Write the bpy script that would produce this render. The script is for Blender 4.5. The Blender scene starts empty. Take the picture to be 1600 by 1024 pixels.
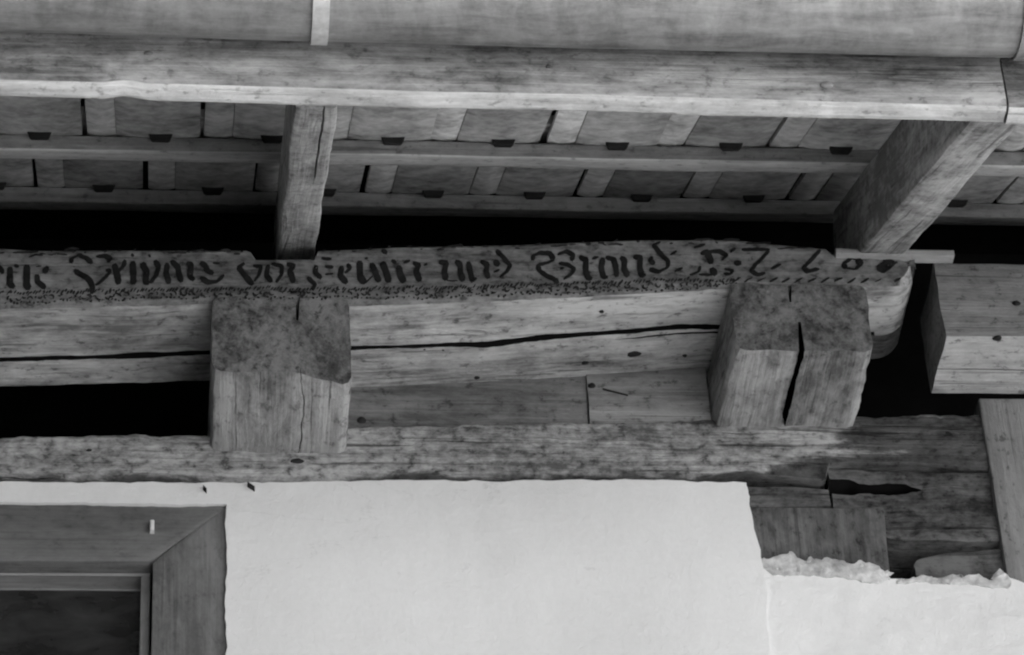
import bpy, bmesh, math, random
import numpy as np
from mathutils import Vector, Matrix, noise

random.seed(11)
sc = bpy.context.scene
COL = sc.collection

# ------------------------------------------------------------------ camera
PITCH, YAW, ROLL, FPX, DIST = math.radians(40), math.radians(6.8), math.radians(3.6), 6000.0, 6.5
CF = np.array([math.sin(YAW)*math.cos(PITCH), math.cos(YAW)*math.cos(PITCH), math.sin(PITCH)])
_r0 = np.array([math.cos(YAW), -math.sin(YAW), 0.0])
_u0 = np.cross(_r0, CF)
CR = math.cos(ROLL)*_r0 - math.sin(ROLL)*_u0
CU = math.cos(ROLL)*_u0 + math.sin(ROLL)*_r0
_d = CF - CU*(600-512)/FPX
_d = _d/np.linalg.norm(_d)
CC = -_d*DIST
CC[2] = 1.6
cam_data = bpy.data.cameras.new('camera')
cam = bpy.data.objects.new('camera', cam_data)
COL.objects.link(cam)
M3 = Matrix((CR, CU, -CF)).transposed()
cam.matrix_world = Matrix.Translation(Vector(CC)) @ M3.to_4x4()
cam_data.sensor_width = 36.0
cam_data.lens = FPX/1600*36.0
cam_data.clip_start = 0.05
cam_data.clip_end = 600
sc.camera = cam

# ------------------------------------------------------------------ daylight
SUN_EL, SUN_AZ = math.radians(56), math.radians(-62)     # from the left, a little behind the house front
world = bpy.data.worlds.new('World')
sc.world = world
world.use_nodes = True
nt = world.node_tree
bg = nt.nodes['Background']
sky = nt.nodes.new('ShaderNodeTexSky')
sky.sky_type = 'NISHITA'
sky.sun_disc = False
sky.sun_elevation = SUN_EL
sky.sun_rotation = SUN_AZ
bw = nt.nodes.new('ShaderNodeRGBToBW')                   # black-and-white photograph
nt.links.new(sky.outputs[0], bw.inputs[0])
nt.links.new(bw.outputs[0], bg.inputs['Color'])
bg.inputs['Strength'].default_value = 0.05
sun_data = bpy.data.lights.new('sun', 'SUN')
sun_data.energy = 5.0
sun_data.angle = math.radians(0.53)
sun = bpy.data.objects.new('sun', sun_data)
COL.objects.link(sun)
sdir = Vector((math.sin(SUN_AZ)*math.cos(SUN_EL), math.cos(SUN_AZ)*math.cos(SUN_EL), math.sin(SUN_EL)))
sun.rotation_euler = sdir.to_track_quat('Z', 'Y').to_euler()
sun.location = (-6, 4, 14)
sc.view_settings.view_transform = 'Standard'
sc.view_settings.look = 'None'
sc.view_settings.exposure = 2.05
sc.view_settings.gamma = 1.0
sc.view_settings.use_curve_mapping = False
sc.cycles.max_bounces = 8
sc.cycles.diffuse_bounces = 5
sc.cycles.filter_width = 2.2                             # the old lens is soft

# ------------------------------------------------------------------ pixel -> place
def ray(px, py):
    return CF + CR*(px-800)/FPX - CU*(py-512)/FPX
def PY(px, py, Y):
    d = ray(px, py); return CC + d*((Y-CC[1])/d[1])
def PZ(px, py, Z):
    d = ray(px, py); return CC + d*((Z-CC[2])/d[2])
def PN(px, py, o, n):
    d = ray(px, py); o = np.array(o); n = np.array(n)
    return CC + d*(np.dot(o-CC, n)/np.dot(d, n))
def lineXZ(pts, Y):
    """pixel polyline on a plane Y -> interpolator z(X)"""
    q = np.array([PY(a, b, Y) for a, b in pts]); q = q[np.argsort(q[:, 0])]
    return lambda x: float(np.interp(x, q[:, 0], q[:, 2]))
def fn(p, s=1.0, seed=0.0, o=4):
    return noise.fractal(Vector((p[0]*s+seed*7.13, p[1]*s+seed*3.7, p[2]*s-seed*5.1)), 0.8, 2.0, o)

# ------------------------------------------------------------------ materials
def ramp(nt, fac, stops):
    r = nt.nodes.new('ShaderNodeValToRGB')
    el = r.color_ramp.elements
    while len(el) < len(stops): el.new(0.5)
    for e, (p, v) in zip(el, stops):
        e.position = p; e.color = (v, v, v, 1)
    nt.links.new(fac, r.inputs[0])
    return r.outputs[0]
def math_(nt, op, a, b=None, c=None):
    m = nt.nodes.new('ShaderNodeMath'); m.operation = op
    for i, v in enumerate((a, b, c)):
        if v is None: continue
        if isinstance(v, (int, float)): m.inputs[i].default_value = v
        else: nt.links.new(v, m.inputs[i])
    return m.outputs[0]
def noise_(nt, vec, scale3, scale=1.0, detail=5, rough=0.6, dist=0.0, seed=0.0):
    mp = nt.nodes.new('ShaderNodeMapping')
    mp.inputs['Scale'].default_value = scale3
    mp.inputs['Location'].default_value = (seed*1.7, seed*2.9, seed*0.7)
    nt.links.new(vec, mp.inputs['Vector'])
    n = nt.nodes.new('ShaderNodeTexNoise')
    n.inputs['Scale'].default_value = scale
    n.inputs['Detail'].default_value = detail
    n.inputs['Roughness'].default_value = rough
    n.inputs['Distortion'].default_value = dist
    nt.links.new(mp.outputs[0], n.inputs['Vector'])
    return n.outputs['Fac']
def base_mat(name, rough=0.8, spec=0.25):
    m = bpy.data.materials.new(name); m.use_nodes = True
    b = m.node_tree.nodes['Principled BSDF']
    b.inputs['Roughness'].default_value = rough
    b.inputs['Specular IOR Level'].default_value = spec
    return m, m.node_tree, b
def grey_to(nt, val, b):
    c = nt.nodes.new('ShaderNodeCombineColor')
    for i in range(3): nt.links.new(val, c.inputs[i])
    nt.links.new(c.outputs[0], b.inputs['Base Color'])
def bump_(nt, h, b, strength, dist):
    bp = nt.nodes.new('ShaderNodeBump')
    bp.inputs['Strength'].default_value = strength
    bp.inputs['Distance'].default_value = dist
    nt.links.new(h, bp.inputs['Height']); nt.links.new(bp.outputs[0], b.inputs['Normal'])

def wood(name, dark, light, seed=0.0, stain=0.5, checks=0.5, fine=1.0, bump=0.6, rough_spots=0.0, coord='gc', wear_shade=None, spots=0.5):
    """weathered timber; grain runs along the first component of the grain coordinate"""
    m, nt, b = base_mat(name, 0.82, 0.2)
    at = nt.nodes.new('ShaderNodeAttribute'); at.attribute_name = coord
    oi = nt.nodes.new('ShaderNodeObjectInfo')
    va = nt.nodes.new('ShaderNodeVectorMath'); va.operation = 'MULTIPLY_ADD'
    nt.links.new(oi.outputs['Random'], va.inputs[0]); va.inputs[1].default_value = (31, 17, 23)
    nt.links.new(at.outputs['Vector'], va.inputs[2])
    v = va.outputs[0]
    g1 = noise_(nt, v, (1.3, 22, 22), 1.0, 5, 0.6, 0.9, seed)          # broad bands of the year rings
    g2 = noise_(nt, v, (6, 190, 190), 1.0, 3, 0.6, 0.2, seed+3)        # fibres
    st = noise_(nt, v, (3.2, 6, 6), 1.0, 6, 0.65, 0.6, seed+9)         # weather stains
    ck = noise_(nt, v, (2.2, 70, 70), 1.0, 4, 0.55, 0.5, seed+5)       # drying checks
    sp = noise_(nt, v, (45, 60, 60), 1.0, 4, 0.7, 0.0, seed+7)         # worm holes, lichen and roughness
    mf = noise_(nt, v, (14, 34, 34), 1.0, 8, 0.72, 0.5, seed+17)       # blotches of dirt and lichen
    x = math_(nt, 'MULTIPLY', g1, 0.5)
    x = math_(nt, 'MULTIPLY_ADD', mf, 0.45, x)
    x = math_(nt, 'MULTIPLY_ADD', g2, 0.25*fine, x)
    x = math_(nt, 'MULTIPLY_ADD', st, stain, x)
    x = math_(nt, 'MULTIPLY_ADD', sp, 0.22+rough_spots, x)
    mid = 0.5*(0.95+0.25*fine+stain+0.22+rough_spots)
    x = math_(nt, 'SUBTRACT', x, mid-0.5)
    mr = nt.nodes.new('ShaderNodeMapRange')
    mr.inputs[1].default_value = 0.34; mr.inputs[2].default_value = 0.66
    mr.inputs[3].default_value = dark; mr.inputs[4].default_value = light
    nt.links.new(x, mr.inputs[0])
    ckr = ramp(nt, ck, [(0.0, 1-checks), (0.33, 1-checks*0.85), (0.39, 1.0)])
    spr = ramp(nt, sp, [(0.0, 1-spots*1.2), (0.33, 1-spots), (0.42, 1.0)])
    val = math_(nt, 'MULTIPLY', mr.outputs[0], ckr)
    val = math_(nt, 'MULTIPLY', val, spr)
    if wear_shade:                                                          # broken, rotted edge plus painted shade: ragged outline of its own
        wa = nt.nodes.new('ShaderNodeAttribute'); wa.attribute_name = 'wear_shade'
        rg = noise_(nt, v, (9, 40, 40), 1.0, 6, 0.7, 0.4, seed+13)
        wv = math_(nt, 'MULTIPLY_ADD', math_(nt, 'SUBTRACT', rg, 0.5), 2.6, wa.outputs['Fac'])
        val = math_(nt, 'MULTIPLY', val, ramp(nt, wv, [(0.0, wear_shade), (0.30, wear_shade*1.25), (0.74, 1.0)]))
    grey_to(nt, val, b)
    h = math_(nt, 'MULTIPLY_ADD', g2, 0.5, math_(nt, 'MULTIPLY', ckr, 0.8))
    h = math_(nt, 'MULTIPLY_ADD', sp, 0.5, h)
    h = math_(nt, 'MULTIPLY_ADD', mf, 0.8, h)
    bump_(nt, h, b, bump, 0.007)
    return m
def plaster(name, base, seed=0.0):
    m, nt, b = base_mat(name, 0.9, 0.15)
    tc = nt.nodes.new('ShaderNodeNewGeometry').outputs['Position']
    a = noise_(nt, tc, (1.6, 1.6, 1.6), 1.0, 6, 0.6, 0.3, seed)
    s = noise_(nt, tc, (5, 5, 1.6), 1.0, 5, 0.6, 0.4, seed+4)
    f = noise_(nt, tc, (90, 90, 90), 1.0, 5, 0.7, 0.0, seed+2)
    g = noise_(nt, tc, (14, 14, 14), 1.0, 4, 0.6, 0.0, seed+6)
    x = math_(nt, 'MULTIPLY_ADD', a, 0.22, base-0.11)
    x = math_(nt, 'MULTIPLY_ADD', math_(nt, 'SUBTRACT', s, 0.5), 0.14, x)
    x = math_(nt, 'MULTIPLY_ADD', math_(nt, 'SUBTRACT', f, 0.5), 0.10, x)
    sp = ramp(nt, g, [(0.0, 0.7), (0.26, 0.82), (0.33, 1.0)])
    x = math_(nt, 'MULTIPLY', x, sp)
    hl = noise_(nt, tc, (1.3, 1.3, 3.0), 1.0, 7, 0.6, 1.2, seed+21)       # hairline cracks
    hc = ramp(nt, math_(nt, 'ABSOLUTE', math_(nt, 'SUBTRACT', hl, 0.5)), [(0.0, 0.88), (0.0018, 1.0)])
    hm = noise_(nt, tc, (2.2, 2.2, 2.2), 1.0, 3, 0.5, 0.0, seed+31)
    hs = ramp(nt, hm, [(0.57, 1.0), (0.66, 0.0)])
    x = math_(nt, 'MULTIPLY', x, math_(nt, 'MAXIMUM', hc, hs))
    grey_to(nt, x, b)
    tr = noise_(nt, tc, (9, 9, 34), 1.0, 5, 0.6, 0.8, seed+8)            # trowel marks
    h = math_(nt, 'MULTIPLY_ADD', g, 0.8, math_(nt, 'MULTIPLY', f, 0.9))
    h = math_(nt, 'MULTIPLY_ADD', tr, 0.8, h)
    bump_(nt, h, b, 0.5, 0.004)
    return m
def plain(name, v, rough=0.8, var=0.3, scale=20.0, metallic=0.0, spec=0.3, bump=0.3, seed=0.0, rnd=0.0, stretch=(1, 1, 1)):
    m, nt, b = base_mat(name, rough, spec)
    b.inputs['Metallic'].default_value = metallic
    pos = nt.nodes.new('ShaderNodeNewGeometry').outputs['Position']
    a = noise_(nt, pos, tuple(scale*k for k in stretch), 1.0, 6, 0.65, 0.3, seed)
    c = noise_(nt, pos, tuple(scale*0.2*k for k in stretch), 1.0, 4, 0.6, 0.3, seed+5)
    x = math_(nt, 'MULTIPLY_ADD', math_(nt, 'SUBTRACT', a, 0.5), var*3.2*v, v)
    x = math_(nt, 'MULTIPLY_ADD', math_(nt, 'SUBTRACT', c, 0.5), var*3.2*v, x)
    x = math_(nt, 'MAXIMUM', x, v*0.25)
    if rnd:
        oi = nt.nodes.new('ShaderNodeObjectInfo')
        x = math_(nt, 'MULTIPLY', x, math_(nt, 'MULTIPLY_ADD', oi.outputs['Random'], rnd*2, 1-rnd))
    grey_to(nt, x, b)
    if bump: bump_(nt, a, b, bump, 0.003)
    return m

W_FASCIA = wood('eaves_wood', 0.10, 0.44, 1.0, 0.9, 0.45, spots=0.35)
W_EDGE = wood('lit_board_edge', 0.36, 0.74, 1.5, 1.0, 0.4, spots=0.35)  # paler copy of the eaves wood: ground light painted on the underside
W_RAFTER = wood('rafter_wood', 0.17, 0.50, 2.0, 0.8, 0.5, rough_spots=0.25, spots=0.35)
W_BATTEN = wood('batten_wood', 0.12, 0.28, 3.0, 0.5, 0.4, spots=0.35)
W_BEDGE = wood('lit_batten_edge', 0.34, 0.62, 3.5, 0.6, 0.3, spots=0.35)  # bounce light on the batten underside, put into a paler tone
W_SILL = wood('hewn_beam_wood', 0.16, 0.58, 4.0, 0.9, 0.55)
W_FACE = wood('weathered_face_wood', 0.09, 0.25, 5.0, 0.7, 0.35, rough_spots=0.5)
W_JOIST = wood('joist_wood', 0.10, 0.40, 6.0, 0.9, 0.6, spots=0.35)
W_END = wood('end_grain_wood', 0.06, 0.23, 7.0, 1.1, 0.3, rough_spots=0.4)
W_PLATE = wood('plate_wood', 0.11, 0.45, 8.0, 1.0, 0.7, rough_spots=0.5, wear_shade=0.2, bump=1.0)
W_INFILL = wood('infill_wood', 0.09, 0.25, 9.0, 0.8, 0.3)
W_DARK = wood('painted_shade_wood', 0.025, 0.12, 10.0, 0.9, 0.6, rough_spots=0.3)  # dark tone painted where timbers lie in shade
W_FRAME = wood('painted_frame_wood', 0.07, 0.14, 12.0, 0.6, 0.2, rough_spots=0.1, bump=0.3, spots=0.15)
W_SIDE = wood('side_beam_wood', 0.13, 0.30, 13.0, 0.5, 0.4)
M_PLASTER = plaster('lime_plaster', 0.68)
M_MORTAR = plain('lime_mortar', 0.46, 0.95, 0.5, 70, bump=1.0, spec=0.1)
M_TILE = plain('clay_tile', 0.36, 0.85, 0.6, 42, rnd=0.28, spec=0.15)
M_RIB = plain('clay_tile_rib', 0.52, 0.85, 0.55, 46, rnd=0.25, spec=0.15)
M_NIB = plain('dark_clay', 0.02, 0.9, 0.3, 60, spec=0.1)  # far darker than the tile pans
def zinc():
    m, nt, b = base_mat('zinc_sheet', 0.55, 0.4)
    b.inputs['Metallic'].default_value = 0.2
    at = nt.nodes.new('ShaderNodeAttribute'); at.attribute_name = 'gc'; v = at.outputs['Vector']
    a = noise_(nt, v, (30, 1.0, 1), 1.0, 6, 0.65, 0.4, 2)      # runs of dirt round the channel
    c = noise_(nt, v, (7, 3.0, 1), 1.0, 6, 0.65, 0.5, 6)       # patches of oxide
    d = noise_(nt, v, (120, 12, 1), 1.0, 4, 0.7, 0.0, 9)
    x = math_(nt, 'MULTIPLY_ADD', math_(nt, 'SUBTRACT', a, 0.5), 0.30, 0.23)
    x = math_(nt, 'MULTIPLY_ADD', math_(nt, 'SUBTRACT', c, 0.5), 0.42, x)
    x = math_(nt, 'MULTIPLY_ADD', math_(nt, 'SUBTRACT', d, 0.5), 0.12, x)
    grey_to(nt, math_(nt, 'MAXIMUM', x, 0.06), b)
    bump_(nt, c, b, 0.25, 0.006)
    return m
M_ZINC = zinc()
M_STRAP = plain('galvanised_strap', 0.52, 0.5, 0.4, 45, metallic=0.2, spec=0.4)
M_PAINT = plain('black_lettering_paint', 0.012, 0.75, 0.5, 80, spec=0.2, bump=0.2)
M_FADED = plain('faded_ornament_paint', 0.03, 0.85, 0.5, 90, spec=0.1, bump=0.2)
M_IRON = plain('rusty_iron', 0.012, 0.7, 0.4, 120)
M_NAIL = plain('bright_nail', 0.75, 0.4, 0.1, 100, metallic=0.3)
M_INSIDE = plain('shade_black', 0.010, 0.95, 0.4, 12, spec=0.0)  # near-black that paints the shade of cracks, slot and unlit roof space
M_ROOFTOP = plain('roof_surface', 0.18, 0.9, 0.3, 8)
M_GROUND = plain('pale_gravel', 0.55, 0.95, 0.25, 1.5, spec=0.1)
def glass_mat():
    m, nt, b = base_mat('window_glass', 0.08, 0.5)
    b.inputs['Base Color'].default_value = (0.02, 0.02, 0.02, 1)
    pos = nt.nodes.new('ShaderNodeNewGeometry').outputs['Position']
    a = noise_(nt, pos, (6, 6, 6), 1.0, 3, 0.5, 0.0, 2)
    c = noise_(nt, pos, (12, 12, 30), 1.0, 5, 0.6, 0.4, 6)
    grey_to(nt, ramp(nt, c, [(0.3, 0.008), (0.75, 0.035)]), b)
    bump_(nt, a, b, 0.15, 0.01)
    return m
M_GLASS = glass_mat()

# ------------------------------------------------------------------ building helpers
def tag(o, label=None, cat=None, group=None, kind=None):
    if label: o['label'] = label
    if cat: o['category'] = cat
    if group: o['group'] = group
    if kind: o['kind'] = kind
    return o
def empty(name, loc):
    o = bpy.data.objects.new(name, None); o.empty_display_size = 0.05
    o.location = loc; COL.objects.link(o)
    return o
def make(name, verts, faces, mat, parent=None, gc=None, smooth=True, sharp=35, mats=None, fmat=None):
    v = np.array(verts, dtype=float)
    lo, hi = v.min(0), v.max(0)
    org = np.array([(lo[0]+hi[0])/2, (lo[1]+hi[1])/2, lo[2]])
    me = bpy.data.meshes.new(name)
    me.from_pydata((v-org).tolist(), [], faces)
    for mm in (mats or [mat]): me.materials.append(mm)
    if fmat is not None: me.polygons.foreach_set('material_index', fmat)
    if gc is None: gc = v
    a = me.attributes.new('gc', 'FLOAT_VECTOR', 'POINT')
    a.data.foreach_set('vector', np.array(gc, dtype=float).ravel())
    bm = bmesh.new(); bm.from_mesh(me)
    bmesh.ops.recalc_face_normals(bm, faces=bm.faces); bm.to_mesh(me); bm.free()
    if smooth:
        me.polygons.foreach_set('use_smooth', [True]*len(me.polygons))
        me.set_sharp_from_angle(angle=math.radians(sharp))
    me.update()
    o = bpy.data.objects.new(name, me); COL.objects.link(o)
    if parent is not None:
        o.parent = parent
        p = parent; acc = np.zeros(3)
        while p is not None: acc += np.array(p.location); p = p.parent
        o.location = org-acc
    else:
        o.location = org
    return o
def loft(name, ts, prof, place, mat, parent=None, cap_rings=4, jitter=None, mats=None, matfn=None, sharp=35, tess=False):
    """rings prof(t)->[(u,v)...] swept over ts, placed by place(t,u,v)->xyz; caps get inset rings"""
    verts, gc, faces = [], [], []
    rings = []
    for t in ts:
        p = prof(t); rings.append(len(verts))
        for (u, v) in p:
            verts.append(place(t, u, v)); gc.append((t, u, v))
    n = len(prof(ts[0]))
    for a, b in zip(rings[:-1], rings[1:]):
        for i in range(n):
            j = (i+1) % n
            faces.append((a+i, a+j, b+j, b+i))
    for t, r0 in ((ts[0], rings[0]), (ts[-1], rings[-1])):
        p = np.array(prof(t)); c = p.mean(0); prev = r0
        if tess:
            faces.append(tuple(range(r0, r0+n)))
            continue
        for k in range(1, cap_rings+1):
            f = 1-k/(cap_rings+1)
            cur = len(verts)
            for (u, v) in (c+(p-c)*f):
                verts.append(place(t, u, v)); gc.append((t, u, v))
            for i in range(n):
                j = (i+1) % n
                faces.append((prev+i, prev+j, cur+j, cur+i))
            prev = cur
        ci = len(verts); verts.append(place(t, c[0], c[1])); gc.append((t, c[0], c[1]))
        for i in range(n):
            faces.append((prev+i, prev+(i+1) % n, ci))
    V = np.array([np.array(q, dtype=float) for q in verts])
    if jitter: V = np.array([jitter(q, g) for q, g in zip(V, gc)])
    fm = None
    if matfn:
        fm = [matfn(V[list(f)].mean(0), np.array([gc[i] for i in f]).mean(0)) for f in faces]
    return make(name, V, faces, mat, parent, gc, mats=mats, fmat=fm, sharp=sharp)
def rect(u0, u1, v0, v1, r=0.004, nu=6, nv=6, bottom=(), top=()):
    """closed loop of a rectangle with eased corners, grooves [(u, width, depth)] cut in bottom and top edge"""
    def edge(a, b, n, gr):
        pts, st = [], a
        m = max(2, n//(len(gr)+1))
        for (c, w, d) in sorted(gr):
            pts += [(st+(c-w/2-st)*k/m, 0.0) for k in range(1, m)]
            pts += [(c-w/2, 0.0), (c-w*0.22, d), (c+w*0.22, d), (c+w/2, 0.0)]
            st = c+w/2
        pts += [(st+(b-st)*k/m, 0.0) for k in range(1, m)]
        return pts
    L = []
    b = sorted(edge(u0+r, u1-r, nu, bottom))
    L += [(u0+r, v0)] + [(p, v0+d) for p, d in b] + [(u1-r, v0), (u1-r*0.3, v0+r*0.3)]
    L += [(u1, v0+r)] + [(u1, v0+r+(v1-v0-2*r)*i/nv) for i in range(1, nv)] + [(u1, v1-r), (u1-r*0.3, v1-r*0.3)]
    t = sorted(edge(u0+r, u1-r, nu, top))[::-1]
    L += [(u1-r, v1)] + [(p, v1-d) for p, d in t] + [(u0+r, v1), (u0+r*0.3, v1-r*0.3)]
    L += [(u0, v1-r)] + [(u0, v1-r-(v1-v0-2*r)*i/nv) for i in range(1, nv)] + [(u0, v0+r), (u0+r*0.3, v0+r*0.3)]
    return L
def rough_jit(amp, s=9.0, seed=0.0, aniso=(0.35, 1, 1)):
    def j(q, g):
        p = (q[0]*aniso[0], q[1]*aniso[1], q[2]*aniso[2])
        return q + amp*np.array([fn(p, s, seed), fn(p, s, seed+11), fn(p, s, seed+23)])
    return j
def beam_x(name, x0, x1, y0, y1, z0, z1, mat, parent=None, step=0.02, r=0.005, amp=0.002, seed=0, bottom=(), fine=None, nv=6, jit=None, **kw):
    f = lambda q, x: q(x) if callable(q) else q
    L = x1-x0; n = max(2, int(L/step))
    ts = [x0+L*i/n for i in range(n+1)]
    if fine:
        ts = sorted(set([x0, x1]+[t for t in np.arange(x0, x1, 0.4)]+[t for t in np.arange(max(x0, fine[0]), min(x1, fine[1]), step)]))
    def prof(x):
        b = [(f(c, x), f(w, x), f(d, x)) for c, w, d in bottom]
        return rect(f(y0, x), f(y1, x), f(z0, x), f(z1, x), r, 6, nv, b)
    return loft(name, ts, prof, lambda t, u, v: (t, u, v), mat, parent, jitter=jit or rough_jit(amp, 9, seed), **kw)
def pebble(name, c, rad, mat, parent=None, seed=0, sub=2, amp=0.25):
    bm = bmesh.new(); bmesh.ops.create_icosphere(bm, subdivisions=sub, radius=1.0)
    V = []
    for v in bm.verts:
        k = 1+amp*fn(v.co, 1.4, seed+3.3)
        V.append((c[0]+v.co.x*rad[0]*k, c[1]+v.co.y*rad[1]*k, c[2]+v.co.z*rad[2]*k))
    F = [[v.index for v in f.verts] for f in bm.faces]
    bm.free()
    return make(name, V, F, mat, parent, sharp=80)

# ------------------------------------------------------------------ ground
g = make('ground', [(-250, -250, 0), (250, -250, 0), (250, 250, 0), (-250, 250, 0)], [(0, 1, 2, 3)], M_GROUND, smooth=False)
tag(g, kind='structure')

# ------------------------------------------------------------------ plaster walls
YP, YL = -0.020, -0.015
XL, XR = -3.89, 4.0
z_ptop = lineXZ([(0, 753), (200, 754), (420, 754), (640, 751), (760, 752), (900, 750), (1050, 751), (1165, 755)], YP)
edgeA, edgeB = PY(1166, 757, YP), PY(1194, 890, YP)
edgeC = PY(1203, 1024, YP)
wj = PY(353, 900, YP)[0]              # right edge of the window surround
wt = PY(200, 787, YP)[2]              # its top edge
WX0, WZ0 = wj-1.12, wt-1.45
def wall_grid(name, xs, zfun, nz, hole, Y, mat, xr=None, amp=0.0015, seed=0, back=0.10, zlow=0.0, fine_z=None):
    verts, faces, idx = [], [], {}
    for i, x in enumerate(xs):
        for k in range(nz+1):
            zt = zfun(x)
            z = fine_z(k, zt)
            xx = x if xr is None else xr(x, z)
            e = 0.004*fn((xx*1.0, 0, z), 26, seed+2) if (k == nz) else 0.0
            if hole and abs(x-hole[1]) < 1e-6: xx += 0.0025*fn((0, 0, z), 20, 3)+0.002*fn((0, 0, z), 55, 4)
            if hole and abs(z-hole[3]) < 0.002 and x < hole[1]: e += 0.002*fn((x, 0, 0), 24, 5)
            idx[i, k] = len(verts)
            verts.append((xx, Y+amp*fn((xx, 0.2, z), 5, seed)+amp*0.6*fn((xx, 0.2, z), 18, seed+4), z+e))
    for i in range(len(xs)-1):
        for k in range(nz):
            cx = (xs[i]+xs[i+1])/2
            cz = (verts[idx[i, k]][2]+verts[idx[i, k+1]][2])/2
            if hole and hole[0] < cx < hole[1] and hole[2] < cz < hole[3]: continue
            faces.append((idx[i, k], idx[i+1, k], idx[i+1, k+1], idx[i, k+1]))
    bm = bmesh.new()
    bv = [bm.verts.new(v) for v in verts]
    for f in faces: bm.faces.new([bv[a] for a in f])
    be = [e for e in bm.edges if e.is_boundary]
    r = bmesh.ops.extrude_edge_only(bm, edges=be)
    for v in [q for q in r['geom'] if isinstance(q, bmesh.types.BMVert)]: v.co.y += back
    for v in [v for v in bm.verts if not v.link_faces]: bm.verts.remove(v)
    bm.verts.index_update()
    V = [tuple(v.co) for v in bm.verts]; F = [[v.index for v in f.verts] for f in bm.faces]
    bm.free()
    return make(name, V, F, mat, sharp=50)
xs = sorted(set([XL, -3, -2.5, -2.0, WX0, wj]+list(np.arange(-1.6, edgeA[0], 0.012))+[edgeA[0]]))
xs = [x for i, x in enumerate(xs) if i == 0 or x-xs[i-1] > 0.003 or x in (WX0, wj)]
NZ = 80
def fz(k, zt):
    lo = [0, 1.0, 2.0, 3.0, WZ0, 4.4, 4.7]
    if k < len(lo): return lo[k]
    m = NZ-len(lo)
    t = (k-len(lo))/m
    # rows through the window head, then up to the top
    if t < 0.6: return 4.8+(wt-4.8)*(t/0.6)
    return wt+(zt-wt)*((t-0.6)/0.4)
def slant(x, z):
    k = max(0.0, (x-(edgeA[0]-0.25))/0.25)
    if z >= edgeB[2]: sh = (edgeB[0]-edgeA[0])*(edgeA[2]-z)/(edgeA[2]-edgeB[2])
    else: sh = (edgeB[0]-edgeA[0])+min(0.05, (edgeC[0]-edgeB[0])*(edgeB[2]-z)/(edgeB[2]-edgeC[2]))
    return x+k*sh+(0.004*fn((0, 0, z), 22, 8)*k)
# make the head row of the window fall exactly on wt
w1 = wall_grid('plaster_wall', xs, z_ptop, NZ, (WX0, wj, WZ0, wt-0.001), YP, M_PLASTER, slant, 0.0010, 1, 0.10, fine_z=fz)
tag(w1, 'smooth white plaster wall around the dark window frame, ending under the wall plate', 'wall', 'plaster walls')
z_low = lineXZ([(1150, 868), (1190, 874), (1230, 872), (1245, 880), (1290, 878), (1330, 882), (1385, 903), (1440, 906), (1500, 902), (1545, 912), (1572, 902), (1600, 912), (1700, 915)], YL)
xs2 = list(np.arange(edgeB[0]-0.03, 0.95, 0.01))+[1.2, 2.0, 3.0, XR]
def fz2(k, zt): return [0, 1.5, 3.0, 4.0, 4.8][k] if k < 5 else 4.9+(zt-4.9)*((k-5)/45)
w2 = wall_grid('plaster_wall', xs2, z_low, 50, None, YL, M_PLASTER, None, 0.003, 5, 0.09, fine_z=fz2)
tag(w2, 'lower white plaster wall with a ragged broken top under the decayed timbers', 'wall', 'plaster walls')

# crumbling mortar along the broken edge: a ragged bed spread over the foot of the timbers
def mortar_bed(pt, pb, Y, seed, mat, rag=1.0):
    zt, zb = lineXZ(pt, Y), lineXZ(pb, Y)
    x0, x1 = PY(pt[0][0], pt[0][1], Y)[0], PY(pt[-1][0], pt[-1][1], Y)[0]
    def prof(x):
        a = zb(x)-0.004*abs(fn((x, 0, 0), 40, seed)); b = zt(x)+rag*0.008*fn((x, 0, 0), 30, seed+3)+0.003*fn((x, 0, 0), 110, seed+4)
        b = max(b, a+0.003)
        e = min(1, min(x-x0, x1-x)/0.008+0.1)
        th = 0.0028*e*(1+0.4*fn((x, 0, 1), 30, seed+6))
        n = 6
        return [(Y+0.02, a), (Y+0.02, b)]+[(Y-th*(0.35+0.65*math.sin(math.pi*(k+.5)/(n+1))), b+(a-b)*k/n) for k in range(n+1)]
    o = loft('mortar_bed', list(np.arange(x0, x1, 0.004)), prof, lambda t, u, v: (t, u, v), mat, w2, jitter=rough_jit(0.003, 60, seed, (1, 1, 1)), cap_rings=0, sharp=28)
    return o
mortar_bed([(1186, 872), (1205, 866), (1222, 868), (1238, 864), (1248, 878), (1290, 874), (1330, 878), (1358, 878), (1380, 888), (1390, 902)],
           [(1186, 884), (1210, 899), (1240, 900), (1262, 898), (1300, 902), (1340, 906), (1372, 912), (1390, 906)], YL-0.001, 3, M_MORTAR)
mortar_bed([(1402, 906), (1440, 902), (1480, 902), (1488, 897), (1500, 902), (1530, 900), (1545, 906), (1560, 898), (1574, 900), (1580, 908)],
           [(1402, 912), (1440, 910), (1490, 914), (1520, 914), (1545, 918), (1560, 920), (1574, 918), (1580, 914)], YL-0.001, 7, M_MORTAR, 0.4)
for i, (a, b, s_) in enumerate([(1268, 879, .9), (1345, 884, .8), (1384, 897, .7), (1500, 903, .7), (1560, 901, 1.0)]):
    c = PY(a, b, YL+0.002)
    pebble('mortar_lump', c, (0.009*s_, 0.007*s_, 0.007*s_), M_MORTAR, w2, i*7, 2, 1.3)

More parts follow.
